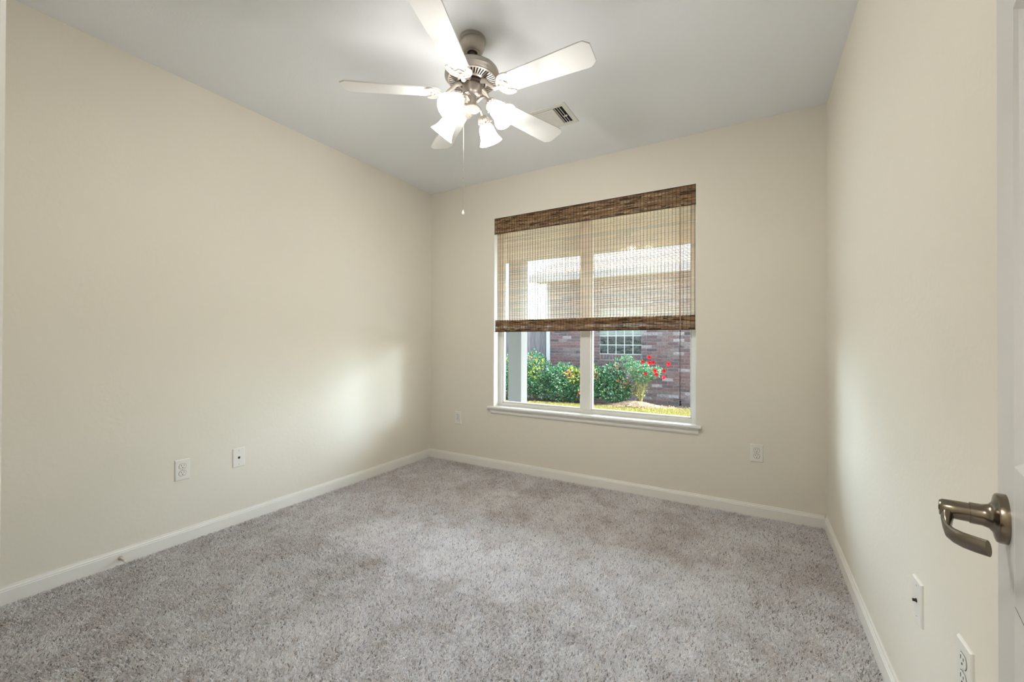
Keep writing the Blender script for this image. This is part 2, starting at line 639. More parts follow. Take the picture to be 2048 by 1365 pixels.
# drywall reveal lining and sill
b = MB()
wbox(b, WX0-.001, WX0+.004, YB+.001, YF, WZ0, WZ1)
wbox(b, WX1-.004, WX1+.001, YB+.001, YF, WZ0, WZ1)
wbox(b, WX0, WX1, YB+.001, YF, WZ1-.004, WZ1+.001)
b.build('reveal', M['window_trim'], win)
b = MB()
prof = [(-.085, 0), (-.0002, 0), (-.0002, -.022), (-.085, -.022)]
b.extrude([(a, q) for a, q in prof], (WX0+.004-ox, 0, .0015), (WX1-.004-ox, 0, .0015), (0, -1, 0))
prof = [(.0, 0), (.026, 0), (.032, -.005), (.034, -.011), (.032, -.018), (.026, -.022), (0, -.022)]
b.extrude(prof, (-2.110-ox, 0, .002), (-.313-ox, 0, .002), (0, -1, 0))
b.build('window_sill', M['window_trim'], win, smooth=False)
b = MB()
prof = [(0, -.020), (.020, -.020), (.019, -.030), (.012, -.038), (.012, -.054), (.008, -.064), (0, -.066)]
b.extrude(prof, (-2.082-ox, 0, .002), (-.333-ox, 0, .002), (0, -1, 0))
b.build('apron', M['window_trim'], win)


# ------------------------------------------------------------------ woven wood shade
def bamboo_col():
    r = random.random()
    if r < .16:
        c = (.075, .038, .018)
    elif r < .5:
        c = (.29, .165, .080)
    elif r < .85:
        c = (.39, .235, .115)
    else:
        c = (.52, .38, .22)
    k = random.uniform(.85, 1.15)
    return tuple(q*k for q in c)


def slats(b, x0, x1, y, z0, z1, pitch, hgt, th=.0014, joint=.35, ybow=None, pale=(.74, .70, .66)):
    n = int((z1-z0)/pitch)
    for i in range(n):
        z = z0+(i+.5)*pitch
        x = x0
        while x < x1-1e-6:
            L = random.uniform(.015 if joint < .5 else .08, joint)
            xe = min(x1, x+L)
            if x1-xe < .03:
                xe = x1
            dz = random.uniform(-.0004, .0004)
            hh = hgt*random.uniform(.88, 1.1)
            yy = y+random.uniform(-.0006, .0006)+(ybow(z) if ybow else 0)
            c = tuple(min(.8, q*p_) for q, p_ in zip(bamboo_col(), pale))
            b.box(x, xe, yy-th/2, yy+th/2, z-hh/2+dz, z+hh/2+dz, col=c)
            x = xe


def threads(b, x0, x1, y, z0, z1, step=.0258, wd=.0011, ybow=None):
    n = int((x1-x0)/step)
    for i in range(n+1):
        x = x0+.004+i*(x1-x0-.008)/n
        if ybow:
            k = 8
            for j in range(k):
                za, zb = z0+(z1-z0)*j/k, z0+(z1-z0)*(j+1)/k
                ya, yb = y+ybow(za), y+ybow(zb)
                b.add([(x-wd, ya-.0012, za), (x+wd, ya-.0012, za), (x+wd, yb-.0012, zb), (x-wd, yb-.0012, zb)], [(0, 1, 2, 3)])
                b.add([(x-wd, ya+.0012, za), (x+wd, ya+.0012, za), (x+wd, yb+.0012, zb), (x-wd, yb+.0012, zb)], [(0, 1, 2, 3)])
        else:
            b.box(x-wd*.8, x+wd*.8, y-.0016, y+.0016, z0, z1)


shd = empty('woven_bamboo_shade', ((WX0+WX1)/2, YB+.02, WZ1))
tag(shd, 'brown woven bamboo window shade with a valance, pulled halfway down the window', 'window shade')
sx, sy, sz = shd.location


def local(b):
    b.v = [(x-sx, y-sy, z-sz) for x, y, z in b.v]
    return b


PX0, PX1 = -2.034, -.356
HZ0, HZ1 = 1.243, 1.352
b = MB()
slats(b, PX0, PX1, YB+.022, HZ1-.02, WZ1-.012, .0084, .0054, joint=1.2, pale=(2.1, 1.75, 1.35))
local(b).build('shade_panel', M['reed'], shd, fix=False)
b = MB()
threads(b, PX0, PX1, YB+.022, HZ1-.02, WZ1-.012, wd=.0012)
local(b).build('weaving_threads', M['thread'], shd, fix=False)
# valance in front, double thickness
VX0, VX1 = WX0+.003, WX1-.003
b = MB()
slats(b, VX0, VX1, YB+.005, 2.146, WZ1-.003, .0084, .0058, joint=.09)
slats(b, VX0, VX1, YB+.009, 2.150, WZ1-.003, .0071, .0050, joint=.09)
v = local(b).build('valance', M['bamboo'], shd, fix=False)
b = MB()
threads(b, VX0, VX1, YB+.004, 2.143, WZ1-.003)
b.box(VX0, VX1, YB+.0015, YB+.004, WZ1-.008, WZ1-.002)
b.box(VX0, VX1, YB+.002, YB+.008, 2.141, 2.146)
local(b).build('valance_binding', M['thread'], v, fix=False)
# bottom fold
FX0, FX1 = -2.050, -.356
b = MB()
slats(b, FX0, FX1, YB+.010, HZ0+.006, HZ1, .0084, .0064, joint=.09)
slats(b, FX0, FX1, YB+.015, HZ0+.010, HZ1, .0075, .0056, joint=.09)
hm = local(b).build('bottom_fold', M['bamboo'], shd, fix=False)
b = MB()
threads(b, FX0, FX1, YB+.009, HZ0, HZ1)
b.box(FX0, FX1, YB+.006, YB+.018, HZ0, HZ0+.007)
local(b).build('fold_binding', M['thread'], hm, fix=False)
# head rail hidden behind the valance
b = MB().box(PX0, PX1, YB+.030, YB+.060, WZ1-.035, WZ1-.004)
local(b).build('head_rail', M['vinyl'], shd)
# lift cord and tassel
CX = -.455
b = MB()
b.tube([(CX, YB-.002, 2.15), (CX+.001, YB-.004, 1.7), (CX, YB-.004, HZ0)], .0016, 6)
b.tube([(CX+.004, YB-.002, 2.15), (CX+.0035, YB-.0045, 1.7), (CX+.003, YB-.004, HZ0)], .0016, 6)
cd = local(b).build('lift_cord', M['cord'], shd)
b = MB()
for dx in (-.0035, .0035):
    b.tube([(CX+.001+dx*.3, YB-.004, HZ0+.002), (CX+dx, YB-.003, 1.05), (CX+.001+dx*.4, YB-.004, .728)], .0014, 6)
tag(local(b).build('cord_tail', M['dark_cord'], cd), 'dark brown cord ends')
b = MB()
b.lathe([(0, .018), (.006, .018), (.007, .012), (.0055, .004), (.0065, -.004), (.009, -.012), (.009, -.018), (0, -.018)], 20, Matrix.Translation((CX+.001, YB-.004, .712)))
tag(local(b).build('tassel', M['black'], shd, smooth=True), 'black plastic cord tassel')


# ------------------------------------------------------------------ wall plates
def plate_base(w_=.074, h_=.118, t=.0055):
    b = MB()
    e = .004
    vs = [(-w_/2, 0, -h_/2), (w_/2, 0, -h_/2), (w_/2, 0, h_/2), (-w_/2, 0, h_/2)]
    vs += [(-w_/2+e*.3, -t*.6, -h_/2+e*.3), (w_/2-e*.3, -t*.6, -h_/2+e*.3), (w_/2-e*.3, -t*.6, h_/2-e*.3), (-w_/2+e*.3, -t*.6, h_/2-e*.3)]
    vs += [(-w_/2+e, -t, -h_/2+e), (w_/2-e, -t, -h_/2+e), (w_/2-e, -t, h_/2-e), (-w_/2+e, -t, h_/2-e)]
    fs = [(0, 1, 2, 3)]
    for L in (0, 4):
        fs += [(L+i, L+(i+1) % 4, L+4+(i+1) % 4, L+4+i) for i in range(4)]
    fs += [(8, 9, 10, 11)]
    return b.add(vs, fs)


def rotx(p):     # lathe/prism built along z -> pointing to -y (out of the wall)
    return Matrix.Rotation(PI/2, 4, 'X')


def make_outlet():
    """duplex outlet; wall face is y=0, the front looks to -y"""
    root = empty('wall_outlet')
    plate_base().build('cover_plate', M['plate'], root)
    for s in (1, -1):
        zc = s*.0195
        out = []
        R = .0172
        for i in range(36):
            a = 2*PI*i/36
            x, z = R*math.cos(a), R*math.sin(a)
            out.append((x, max(-.0138, min(.0138, z))+zc))
        b = MB()
        mt = Matrix.Rotation(PI/2, 4, 'X')
        b.prism(out, .0048, .0074, mt)
        rc = b.build('receptacle', M['plate'], root, bevel=.0006)
        ring = [(x*1.07, (z-zc)*1.09+zc) for x, z in out]
        b = MB().prism(ring, .0050, .0058, mt)
        b.build('receptacle_gap', M['slot'], rc)
        b = MB()
        b.box(-.0076, -.0054, -.0078, -.007, zc+.001, zc+.0095).box(.0054, .0074, -.0078, -.007, zc+.002, zc+.0090)
        hole = [(.0026*math.cos(2*PI*i/14), .0026*math.sin(2*PI*i/14)+zc-.0065) for i in range(14)]
        b.prism(hole, .0070, .0078, mt)
        b.build('slots', M['slot'], rc)
    b = MB()
    b.lathe([(0, .0066), (.0024, .0066), (.0030, .0054)], 14, Matrix.Rotation(PI/2, 4, 'X'))
    b.build('screw', M['screw'], root)
    return root


def make_jack(kind):
    root = empty('jack_plate' if kind == 'phone' else 'cable_plate')
    plate_base(.072, .118).build('cover_plate', M['plate'], root)
    for s in (1, -1):
        b = MB().lathe([(0, .0066), (.0024, .0066), (.0030, .0050)], 14, Matrix.Translation((0, 0, s*.042)) @ Matrix.Rotation(PI/2, 4, 'X'))
        b.build('screw', M['screw'], root)
    if kind == 'phone':
        b = MB().box(-.0062, .0062, -.0062, -.004, -.0065, .0055)
        b.box(-.003, .003, -.0062, -.004, -.009, -.0065)
        tag(b.build('jack', M['slot'], root), 'dark jack opening')
    else:
        b = MB()
        mt = Matrix.Rotation(PI/2, 4, 'X')
        b.lathe([(0, .0055), (.0055, .0055), (.0055, .007), (.0038, .007), (.0038, .014), (.0013, .014), (.0013, .011), (0, .011)], 18, mt)
        tag(b.build('connector', M['dark_metal'], root, smooth=True), 'dark threaded cable connector')
    return root


GO = 'white duplex wall outlets'
o1 = make_outlet()
o1.location = (XL, 1.104, .4125)
o1.rotation_euler = (0, 0, PI/2)
tag(o1, 'white duplex outlet low on the left wall, beside the small jack plate', 'outlet', GO)
o2 = copy_tree(o1)
o2.location = (-2.4625, YB, .4185)
o2.rotation_euler = (0, 0, 0)
tag(o2, 'white duplex outlet on the window wall, between the left corner and the window sill', 'outlet', GO)
o3 = copy_tree(o1)
o3.location = (.0235, YB, .4145)
o3.rotation_euler = (0, 0, 0)
tag(o3, 'white duplex outlet on the window wall, right of the window near the right corner', 'outlet', GO)
o4 = copy_tree(o1)
o4.location = (XR, 1.267, .438)
o4.rotation_euler = (0, 0, -PI/2)
tag(o4, 'white duplex outlet on the right wall by the open door, cut by the photo bottom', 'outlet', GO)
j1 = make_jack('phone')
j1.location = (XL, 1.404, .412)
j1.rotation_euler = (0, 0, PI/2)
tag(j1, 'small white jack plate with one dark hole on the left wall', 'wall plate')
j2 = make_jack('cable')
j2.location = (XR, 1.562, .431)
j2.rotation_euler = (0, 0, -PI/2)
tag(j2, 'white cable plate with a dark connector low on the right wall', 'wall plate')

# door stop on the left baseboard
ds = empty('door_stop', (XL+.0125, .835, .032))
tag(ds, 'small nickel door stop sticking out of the left baseboard', 'door stop')
mt = Matrix.Rotation(PI/2, 4, 'Y')
MB().lathe([(0, 0), (.010, 0), (.010, .003), (.008, .007), (.005, .010), (0, .010)], 24, mt).build('mounting_cap', M['nickel'], ds, smooth=True)
b = MB()
pf = []
for i in range(46):
    pf.append((.0052 if i % 2 else .0042, .010+i*.0011))
b.lathe([(0, .010)]+pf+[(0, .060)], 16, mt)
b.build('spring', M['nickel'], ds, smooth=True)
MB().lathe([(0, .058), (.0055, .058), (.0065, .062), (.0062, .070), (.004, .073), (0, .073)], 18, mt).build('rubber_tip', M['plate'], ds, smooth=True)

# ------------------------------------------------------------------ ceiling register
vt = empty('ceiling_vent', (-1.20, 2.510, HC))
tag(vt, 'white three-way air vent in the ceiling behind the fan', 'vent')
hx, hy = .185, .128
b = MB()
fwid = .030
prof_o, prof_i = 0, .006
for (x0, x1, y0, y1) in ((-hx, hx, -hy, -hy+fwid), (-hx, hx, hy-fwid, hy), (-hx, -hx+fwid, -hy+fwid, hy-fwid), (hx-fwid, hx, -hy+fwid, hy-fwid)):
    b.box(x0, x1, y0, y1, -.006, 0)
b.box(.088, .094, -hy+fwid, hy-fwid, -.010, -.001)
b.box(-.094, -.088, -hy+fwid, hy-fwid, -.010, -.001)
b.build('vent_frame', M['vent'], vt, bevel=.002)
MB().box(-hx+fwid, hx-fwid, -hy+fwid, hy-fwid, -.0012, -.0004).build('duct_opening', M['slot'], vt)
# long louvres run along the width in the middle, short cross louvres at both ends
for i in range(11):
    y = -hy+fwid+.009+i*(2*(hy-fwid)-.018)/10
    mt = Matrix.Translation((0, y, -.006)) @ Matrix.Rotation(math.radians(-10), 4, 'X')
    MB().box(-.088, .088, -.0062, .0062, -.0006, .0006, mat=mt).build('louvre', M['vent'], vt)
for s in (-1, 1):
    for i in range(3):
        x = s*(.103+i*.0165)
        mt = Matrix.Translation((x, 0, -.006)) @ Matrix.Rotation(math.radians(s*38), 4, 'Y')
        MB().box(-.0062, .0062, -hy+fwid, hy-fwid, -.0006, .0006, mat=mt).build('cross_louvre', M['vent'], vt)
MB().box(.128, .150, .004, .010, -.014, -.006).build('damper_lever', M['vent'], vt)

# ------------------------------------------------------------------ ceiling fan
FX, FY = -1.2, 1.665
fan = empty('ceiling_fan', (FX, FY, HC))
tag(fan, 'nickel ceiling fan with five white blades and four lit glass shades', 'ceiling fan')
MB().lathe([(0, 0), (.064, 0), (.066, -.004), (.066, -.018), (.0605, -.020), (.0605, -.024), (.0595, -.042), (.053, -.060), (.044, -.072), (.039, -.074), (.036, -.071), (.026, -.070)], 48).build('canopy', M['nickel'], fan, smooth=True)
MB().lathe([(0, -.060), (.0255, -.060), (.024, -.066), (.014, -.069), (.0, -.069)], 32).build('hanger_ball', M['dark_metal'], fan, smooth=True)
MB().lathe([(.0125, -.055), (.0125, -.136), (.022, -.138), (.024, -.154), (.0, -.154)], 24).build('downrod', M['nickel'], fan, smooth=True)
# motor housing: deep drum with a stepped crown and vented underside
b = MB()
b.lathe([(.0, -.151), (.030, -.151), (.105, -.155), (.120, -.158), (.128, -.163), (.131, -.170), (.132, -.182), (.135, -.185), (.1355, -.190), (.131, -.194), (.125, -.203), (.119, -.2085)], 72)
b.lathe([(.119, -.207), (.116, -.206), (.112, -.200), (.0, -.196)], 72)
hs_ = b.build('motor_housing', M['nickel'], fan, smooth=True)
MB().lathe([(.0, -.199), (.110, -.203)], 72).build('motor_core', M['dark_metal'], hs_)
b = MB()
b.lathe([(.122, -.206), (.120, -.2105), (.114, -.2130), (.113, -.208)], 72)
b.lathe([(.077, -.214), (.076, -.2185), (.066, -.2205), (.064, -.212)], 72)
for i in range(48):
    a = 2*PI*i/48
    mt = Matrix.Rotation(a, 4, 'Z')
    b.add([mt @ Vector(p) for p in ((.076, -.0020, -.2180), (.115, -.0037, -.2125), (.115, .0037, -.2125), (.076, .0020, -.2180), (.076, -.0020, -.214), (.115, -.0037, -.208), (.115, .0037, -.208), (.076, .0020, -.214))],
          [(0, 1, 2, 3), (4, 5, 6, 7), (0, 1, 5, 4), (1, 2, 6, 5), (2, 3, 7, 6), (3, 0, 4, 7)])
b.build('vent_grille', M['nickel'], hs_, smooth=False)
# rotor plate the blade arms bolt to
b = MB().lathe([(.0, -.212), (.060, -.214), (.060, -.228), (.050, -.232), (.0, -.232)], 48)
b.build('rotor_plate', M['dark_metal'], fan, smooth=True)

BZ = -.282


def blade_outline():
    w0, w1, r0, r1 = .052, .067, .150, .619
    pts = []
    # rounded inner end
    for i in range(9):
        a = PI/2+PI*i/8
        pts.append((r0+.030+.030*math.cos(a), w0*math.sin(a)))
    pts.append((r1-.046, -w1))
    for x, y in ((r1-.026, -w1+.001), (r1-.020, -w1+.005), (r1-.012, -w1+.013), (r1-.004, -w1+.019), (r1, -w1+.025)):
        pts.append((x, y))
    for x, y in ((r1, w1-.025), (r1-.004, w1-.019), (r1-.012, w1-.013), (r1-.020, w1-.005), (r1-.026, w1-.001)):
        pts.append((x, y))
    pts.append((r1-.046, w1))
    return pts


def blade(ang):
    R_ = Matrix.Rotation(ang, 4, 'Z')
    T = R_ @ Matrix.Translation((0, 0, BZ)) @ Matrix.Rotation(math.radians(-12.5), 4, 'X')
    bl = MB().prism(blade_outline(), .003, .0095, T).build('blade', M['blade'], fan, bevel=.0012)
    # cast arm: bar + crescent + scrolls, lying under the blade root
    b = MB()
    inv = T.inverted() @ R_
    p_hub = inv @ Vector((.050, 0, -.222))
    b.tube([p_hub, inv @ Vector((.080, 0, -.232)), inv @ Vector((.105, 0, -.258)), (.132, 0, -.003), (.160, 0, -.003), (.178, 0, -.002)], [.011, .0105, .0095, .009, .008, .006], 12, flat=[1.25]*6, up=(0, 0, 1), mat=T)
    out = []
    for i in range(17):
        a = PI/2+PI*i/16
        out.append((.205+.052*math.cos(a)*1.05, .059*math.sin(a)))
    cres = [(x, y, -.001) for x, y in out]
    b.tube([(.222, .0565, -.001)]+cres+[(.222, -.0565, -.001)], [.0025]+[.0048]*17+[.0025], 8, up=(0, 0, 1), mat=T)
    inner = []
    for i in range(33):
        q = -1+2*i/32
        inner.append((.190+.026*abs(q)**1.6+.010*math.cos(q*PI*2.0), q*.052, -.001))
    b.tube(inner, [.002]+[.0036]*31+[.002], 8, up=(0, 0, 1), mat=T)
    for s in (-1, 1):
        sp = []
        for i in range(22):
            a = i/21*PI*2.3
            rr = .016*(1-i/30)
            sp.append((.176+rr*math.cos(a+2.2), s*(.022+rr*math.sin(a+2.2)), -.001))
        b.tube(sp, .0026, 8, up=(0, 0, 1), mat=T)
    # thin web plate behind the scrolls
    web = [(.205+.050*math.cos(PI/2+PI*i/12), .057*math.sin(PI/2+PI*i/12)) for i in range(13)]
    web += [(.190+.026*abs(q)**1.6+.010*math.cos(q*PI*2.0), q*.050) for q in [-.95+1.9*i/20 for i in range(21)]]
    b.prism(web, .0005, .0030, T)
    arm = b.build('blade_arm', M['iron'], fan, smooth=True)
    for x, y in ((.165, 0), (.200, .030), (.200, -.030)):
        b = MB()
        b.lathe([(0, -.0045), (.003, -.004), (.004, 0)], 12, T @ Matrix.Translation((x, y, 0)))
        b.build('bolt', M['nickel'], arm)


for k in range(5):
    blade(math.radians(.5+72*k))

# light kit
MB().lathe([(.0, -.228), (.040, -.228), (.046, -.232), (.048, -.238), (.048, -.268), (.044, -.278), (.034, -.284), (.0, -.286)], 48).build('switch_housing', M['nickel'], fan, smooth=True)
MB().lathe([(.026, -.280), (.021, -.288), (.0205, -.326), (.024, -.330), (.024, -.336), (.0, -.338)], 40).build('light_fitter', M['nickel'], fan, smooth=True)
fl = lambda a, t: .05*math.cos(a*16)*min(1, t*2)
MB().lathe([(.0, -.336), (.024, -.336), (.032, -.340), (.0375, -.346), (.036, -.354), (.024, -.360), (.010, -.363), (.0, -.363)], 64, flute=fl).build('glass_finial', M['finial'], fan, smooth=True)


def lamp(ang):
    R_ = Matrix.Rotation(ang, 4, 'Z')
    b = MB()
    b.tube([(.028, 0, -.318), (.050, 0, -.306), (.074, 0, -.308), (.090, 0, -.324), (.098, 0, -.342)], [.0065, .006, .006, .006, .0065], 12, mat=R_)
    b.tube([(.030, .012, -.296), (.05, .010, -.288), (.07, .004, -.300), (.078, 0, -.318)], .0028, 8, mat=R_)
    arm = b.build('lamp_arm', M['nickel'], fan, smooth=True)
    tilt = math.radians(43)
    T = R_ @ Matrix.Translation((.096, 0, -.336)) @ Matrix.Rotation(PI-tilt, 4, 'Y')
    # local +z now points down and outwards
    cup = lambda a, t: .035*math.cos(a*18)*(1 if .15 < t < .75 else 0)
    b = MB()
    b.lathe([(0, -.004), (.010, -.004), (.020, .002), (.027, .012), (.030, .022), (.033, .024), (.033, .030), (.030, .032), (.031, .038), (.026, .038)], 72, T, flute=cup)
    for a in (0, 2*PI/3, 4*PI/3):
        b.tube([T @ Vector((.028*math.cos(a), .028*math.sin(a), .035)), T @ Vector((.040*math.cos(a), .040*math.sin(a), .035))], .0022, 8)
    b.build('shade_holder', M['nickel'], arm, smooth=True)
    b = MB()
    b.lathe([(.024, .034), (.027, .042), (.034, .052), (.039, .064), (.041, .078), (.0435, .094), (.049, .110), (.056, .123), (.0615, .133), (.0600, .1335), (.0545, .124), (.047, .110), (.0415, .094), (.039, .078), (.037, .064)], 56, T)
    b.build('glass_shade', M['shade'], arm, smooth=True)
    bulb = bpy.data.lights.new('bulb_light', 'POINT')
    bulb.energy = BULB_POWER
    bulb.color = (1, .975, .94)
    bulb.shadow_soft_size = .022
    bo = bpy.data.objects.new('bulb_light', bulb)
    C.objects.link(bo)
    bo.parent = arm
    bo.location = T @ Vector((0, 0, .112))


for a in (-87, 3, 93, 183):
    lamp(math.radians(a))
# pull chain: beads on a fine line, with a joint and a drop at the end
b = MB()
cx_, cy_ = .042*math.cos(math.radians(216)), .042*math.sin(math.radians(216))
b.tube([(cx_, cy_, -.262), (cx_, cy_, -.66), (cx_, cy_, -.850)], .0009, 6)
for i in range(96):
    z = -.262-.59*i/95
    b.lathe([(0, .0017), (.0015, .0008), (.0015, -.0008), (0, -.0017)], 6, Matrix.Translation((cx_, cy_, z)))
b.lathe([(0, .004), (.0028, .003), (.0028, -.003), (0, -.004)], 8, Matrix.Translation((cx_, cy_, -.690)))
ch = b.build('pull_chain', M['nickel'], fan, smooth=True)
MB().lathe([(0, .012), (.002, .012), (.0035, .006), (.0065, -.002), (.0068, -.008), (.005, -.013), (0, -.015)], 16, Matrix.Translation((cx_, cy_, -.862))).build('chain_drop', M['plate'], ch, smooth=True)

# ------------------------------------------------------------------ open door on the right
U = Vector((.2096, .9778, 0)).normalized()
edge = Vector((.3066, .8728, 0))
DW, DT, DH = .762, .035, 2.03
hinge = edge-U*DW
ang = math.atan2(U.y, U.x)
dr = empty('door_1', (hinge.x, hinge.y, .012), ang)
struct(dr, 'white six-panel door standing open along the right wall', 'door')
# local: x along the width from hinge, y>0 is the room face (towards the camera), body from y=-DT to 0
st, cs = .107, .100
zs = [.235, .800, .975, 1.553, 1.655, 1.900]
xsn = [st, (DW-cs)/2, (DW+cs)/2, DW-st]
b = MB()
b.box(0, st, -DT, 0, 0, DH).box(DW-st, DW, -DT, 0, 0, DH).box(xsn[1], xsn[2], -DT, 0, 0, DH)
for z0, z1 in ((0, zs[0]), (zs[1], zs[2]), (zs[3], zs[4]), (zs[5], DH)):
    b.box(xsn[0], xsn[1], -DT, 0, z0, z1).box(xsn[2], xsn[3], -DT, 0, z0, z1)
b.build('stiles_and_rails', M['door'], dr, bevel=.0015)
for x0, x1 in ((xsn[0], xsn[1]), (xsn[2], xsn[3])):
    for z0, z1 in ((zs[0], zs[1]), (zs[2], zs[3]), (zs[4], zs[5])):
        b = MB()
        for s, yy in ((1, 0), (-1, -DT)):
            rings = [(0, 0), (.004, -.004), (.010, -.009), (.020, -.009), (.034, -.004), (.040, -.0035)]
            vs = []
            for ins, dp in rings:
                y = yy+s*dp
                vs += [(x0+ins, y, z0+ins), (x1-ins, y, z0+ins), (x1-ins, y, z1-ins), (x0+ins, y, z1-ins)]
            fs = []
            for q in range(len(rings)-1):
                fs += [(q*4+i, q*4+(i+1) % 4, q*4+4+(i+1) % 4, q*4+4+i) for i in range(4)]
            e = (len(rings)-1)*4
            fs.append((e, e+1, e+2, e+3))
            b.add(vs, fs)
        b.build('raised_panel', M['door'], dr, fix=False)
# hinges on the hidden edge
for z in (.20, 1.0, 1.80):
    MB().lathe([(0, -.045), (.006, -.045), (.006, .045), (0, .045)], 12, Matrix.Translation((-.004, .004, z))).build('hinge', M['bronze'], dr, smooth=True)
# lever handle on the room face, axis .060 from the free edge
lv = empty('lever_handle')
lv.parent = dr
LZ = .8945
lv.location = (DW-.060, 0, LZ)
Ry = Matrix.Rotation(-PI/2, 4, 'X')       # lathe axis to +y
MB().lathe([(0, 0), (.0325, 0), (.0325, .0075), (.0315, .0095), (.029, .0105), (.021, .012), (.016, .016), (.0142, .022), (.0142, .0335), (0, .0335)], 56, Ry).build('rose', M['bronze'], lv, smooth=True)
MB().lathe([(0, .0325), (.0128, .0325), (.0128, .046), (.0122, .060), (.010, .0630), (0, .0630)], 40, Ry).build('spindle_neck', M['bronze'], lv, smooth=True)
b = MB()
pth = [(.006, .053, .004), (-.003, .0545, -.003), (-.011, .056, -.012), (-.020, .0565, -.019), (-.033, .0560, -.0220), (-.048, .0520, -.0215), (-.063, .0455, -.0200), (-.078, .0365, -.0175), (-.091, .0265, -.0150)]
b.tube(pth, [.0105, .0108, .0100, .0096, .0096, .0098, .0100, .0100, .0098], 20, flat=[.75, .70, .62, .5, .42, .38, .36, .36, .36], up=(0, 0, 1))
b.build('lever', M['bronze'], lv, smooth=True)
MB().lathe([(0, .0625), (.0035, .0625), (.0035, .0636), (0, .0636)], 16, Ry).build('lock_button', M['dark_metal'], lv)
MB().box(DW, DW+.0012, -.030, -.005, LZ-.028, LZ+.028).build('latch_plate', M['bronze'], dr)

# unseen fill lamp added in the hall, brightens the room through the doorway
hl = empty('hall_fill_lamp', (-.9, -.65, HC))
tag(hl, 'unseen round fill light added in the hallway to brighten the room', 'fill lamp')
MB().lathe([(0, 0), (.15, 0), (.155, -.02), (.14, -.03), (.13, -.03)], 40).build('fill_lamp_base', M['plate'], hl, smooth=True)
MB().lathe([(.138, -.028), (.13, -.05), (.10, -.075), (.05, -.088), (0, -.09)], 40).build('fill_lamp_bowl', emit_mat('hall_fill_glow', (1, .97, .93, 1), HALL_FILL_POWER), hl, smooth=True)

# ------------------------------------------------------------------ outside: porch
YO = YB+.14
b = MB().box(-7.5, 4.5, YO, 5.75, GY-.1, GY+.05)
struct(b.build('patio_slab', M['concrete']), 'concrete porch slab outside the window', 'patio')
b = MB()
b.box(-7.5, XL-.12, YB, YO, GY, 2.75).box(XR+.12, 4.5, YB, YO, GY, 2.75)
b.box(-7.5, 4.5, YB, 6.0, 2.77, 2.86)
b.box(XL-.12, XR+.12, YO, YO+.001, GY, WZ0)
b.box(-7.5, 4.5, YO, 5.95, 2.66, 2.74)
b.box(-7.5, 4.5, 5.95, 6.0, 2.58, 2.86)
struct(b.build('porch_roof', M['porch']), 'beige porch ceiling seen through the bamboo shade', 'porch roof')
b = MB().box(-7.5, 4.5, 5.29, 5.50, 2.375, 2.66)
struct(b.build('porch_beam', M['porch']), 'beige beam along the porch edge', 'beam')
pc = empty('porch_column', (-3.032, 5.395, GY+.05))
tag(pc, 'square grey porch column standing outside the left window pane', 'column')
MB().box(-.110, .110, -.095, .095, 0, 2.375-GY-.05).build('shaft', M['ext_paint'], pc, bevel=.006)
b = MB().box(-.125, .125, -.110, .110, 0, .12)
b.build('base_trim', M['ext_paint'], pc, bevel=.004)

# ------------------------------------------------------------------ ground
b = MB()
gx_ = [-30, -7.5, 1.0, 30]
gvs = []
for gxx in gx_:
    zz_ = gz(gxx)-.035
    gvs += [(gxx, YO, min(zz_, GY-.02)), (gxx, 5.75, min(zz_, GY-.02)), (gxx, 5.95, zz_), (gxx, 40, zz_), (gxx, 40, GY-.8), (gxx, YO, GY-.8)]
b.add(gvs, [tuple((i*6+j, (i+1)*6+j, (i+1)*6+(j+1) % 6, i*6+(j+1) % 6)) for i in range(3) for j in range(6)]+[(0, 1, 2, 3, 4, 5), (18, 19, 20, 21, 22, 23)])
struct(b.build('ground', M['turf_base']), 'ground of the side yard', 'ground')


def make_grass():
    n = 110000
    x = rng.uniform(-7.2, .6, n)
    y = 5.8+rng.uniform(0, 1, n)**.8*2.42
    # garden bed edge is a little wavy; no blades under the mulch mound
    lim = 8.02+.04*np.sin(x*3)+.03*np.sin(x*7.3)-.10*((x > -2.9) & (x < -1.3))
    k = y < lim
    x, y = x[k], y[k]
    n = x.size
    a = rng.uniform(0, 2*PI, n)
    h = rng.uniform(.02, .055, n)
    wd = rng.uniform(.0025, .0045, n)
    lx, ly = rng.normal(0, .02, n), rng.normal(0, .02, n)
    wx, wy = np.cos(a)*wd, np.sin(a)*wd
    z0 = GY+.012+.030*(np.clip(x, -7.5, 1.0)+4.2)-.035
    V = np.zeros((n, 4, 3))
    V[:, 0] = np.stack([x-wx, y-wy, z0], 1)
    V[:, 1] = np.stack([x+wx, y+wy, z0], 1)
    V[:, 2] = np.stack([x+wx*.4+lx, y+wy*.4+ly, z0+.02+h], 1)
    V[:, 3] = np.stack([x-wx*.4+lx, y-wy*.4+ly, z0+.02+h], 1)
    Q = np.arange(n)[:, None]*4+np.array([0, 1, 2, 3])
    pal = np.array([[.29, .35, .06], [.42, .43, .12], [.58, .47, .27], [.17, .26, .04], [.52, .36, .22]])
    col = pal[rng.choice(5, n, p=[.26, .25, .23, .12, .14])]*(1+rng.normal(0, .12, n))[:, None]
    o = fast_mesh('lawn', V.reshape(-1, 3), Q, np.clip(col, .01, 1), M['grass'])
    tag(o, 'sunlit yellow-green lawn between the porch and the garden bed', 'grass', kind='stuff')


make_grass()


def hgt(x, y):
    e = math.exp(-(((x+1.95)/.42)**2+((y-8.08)/.26)**2))
    e2 = .35*math.exp(-(((x+2.4)/.5)**2+((y-8.2)/.3)**2))
    return gz(x)-.022+.115*e+.05*e2


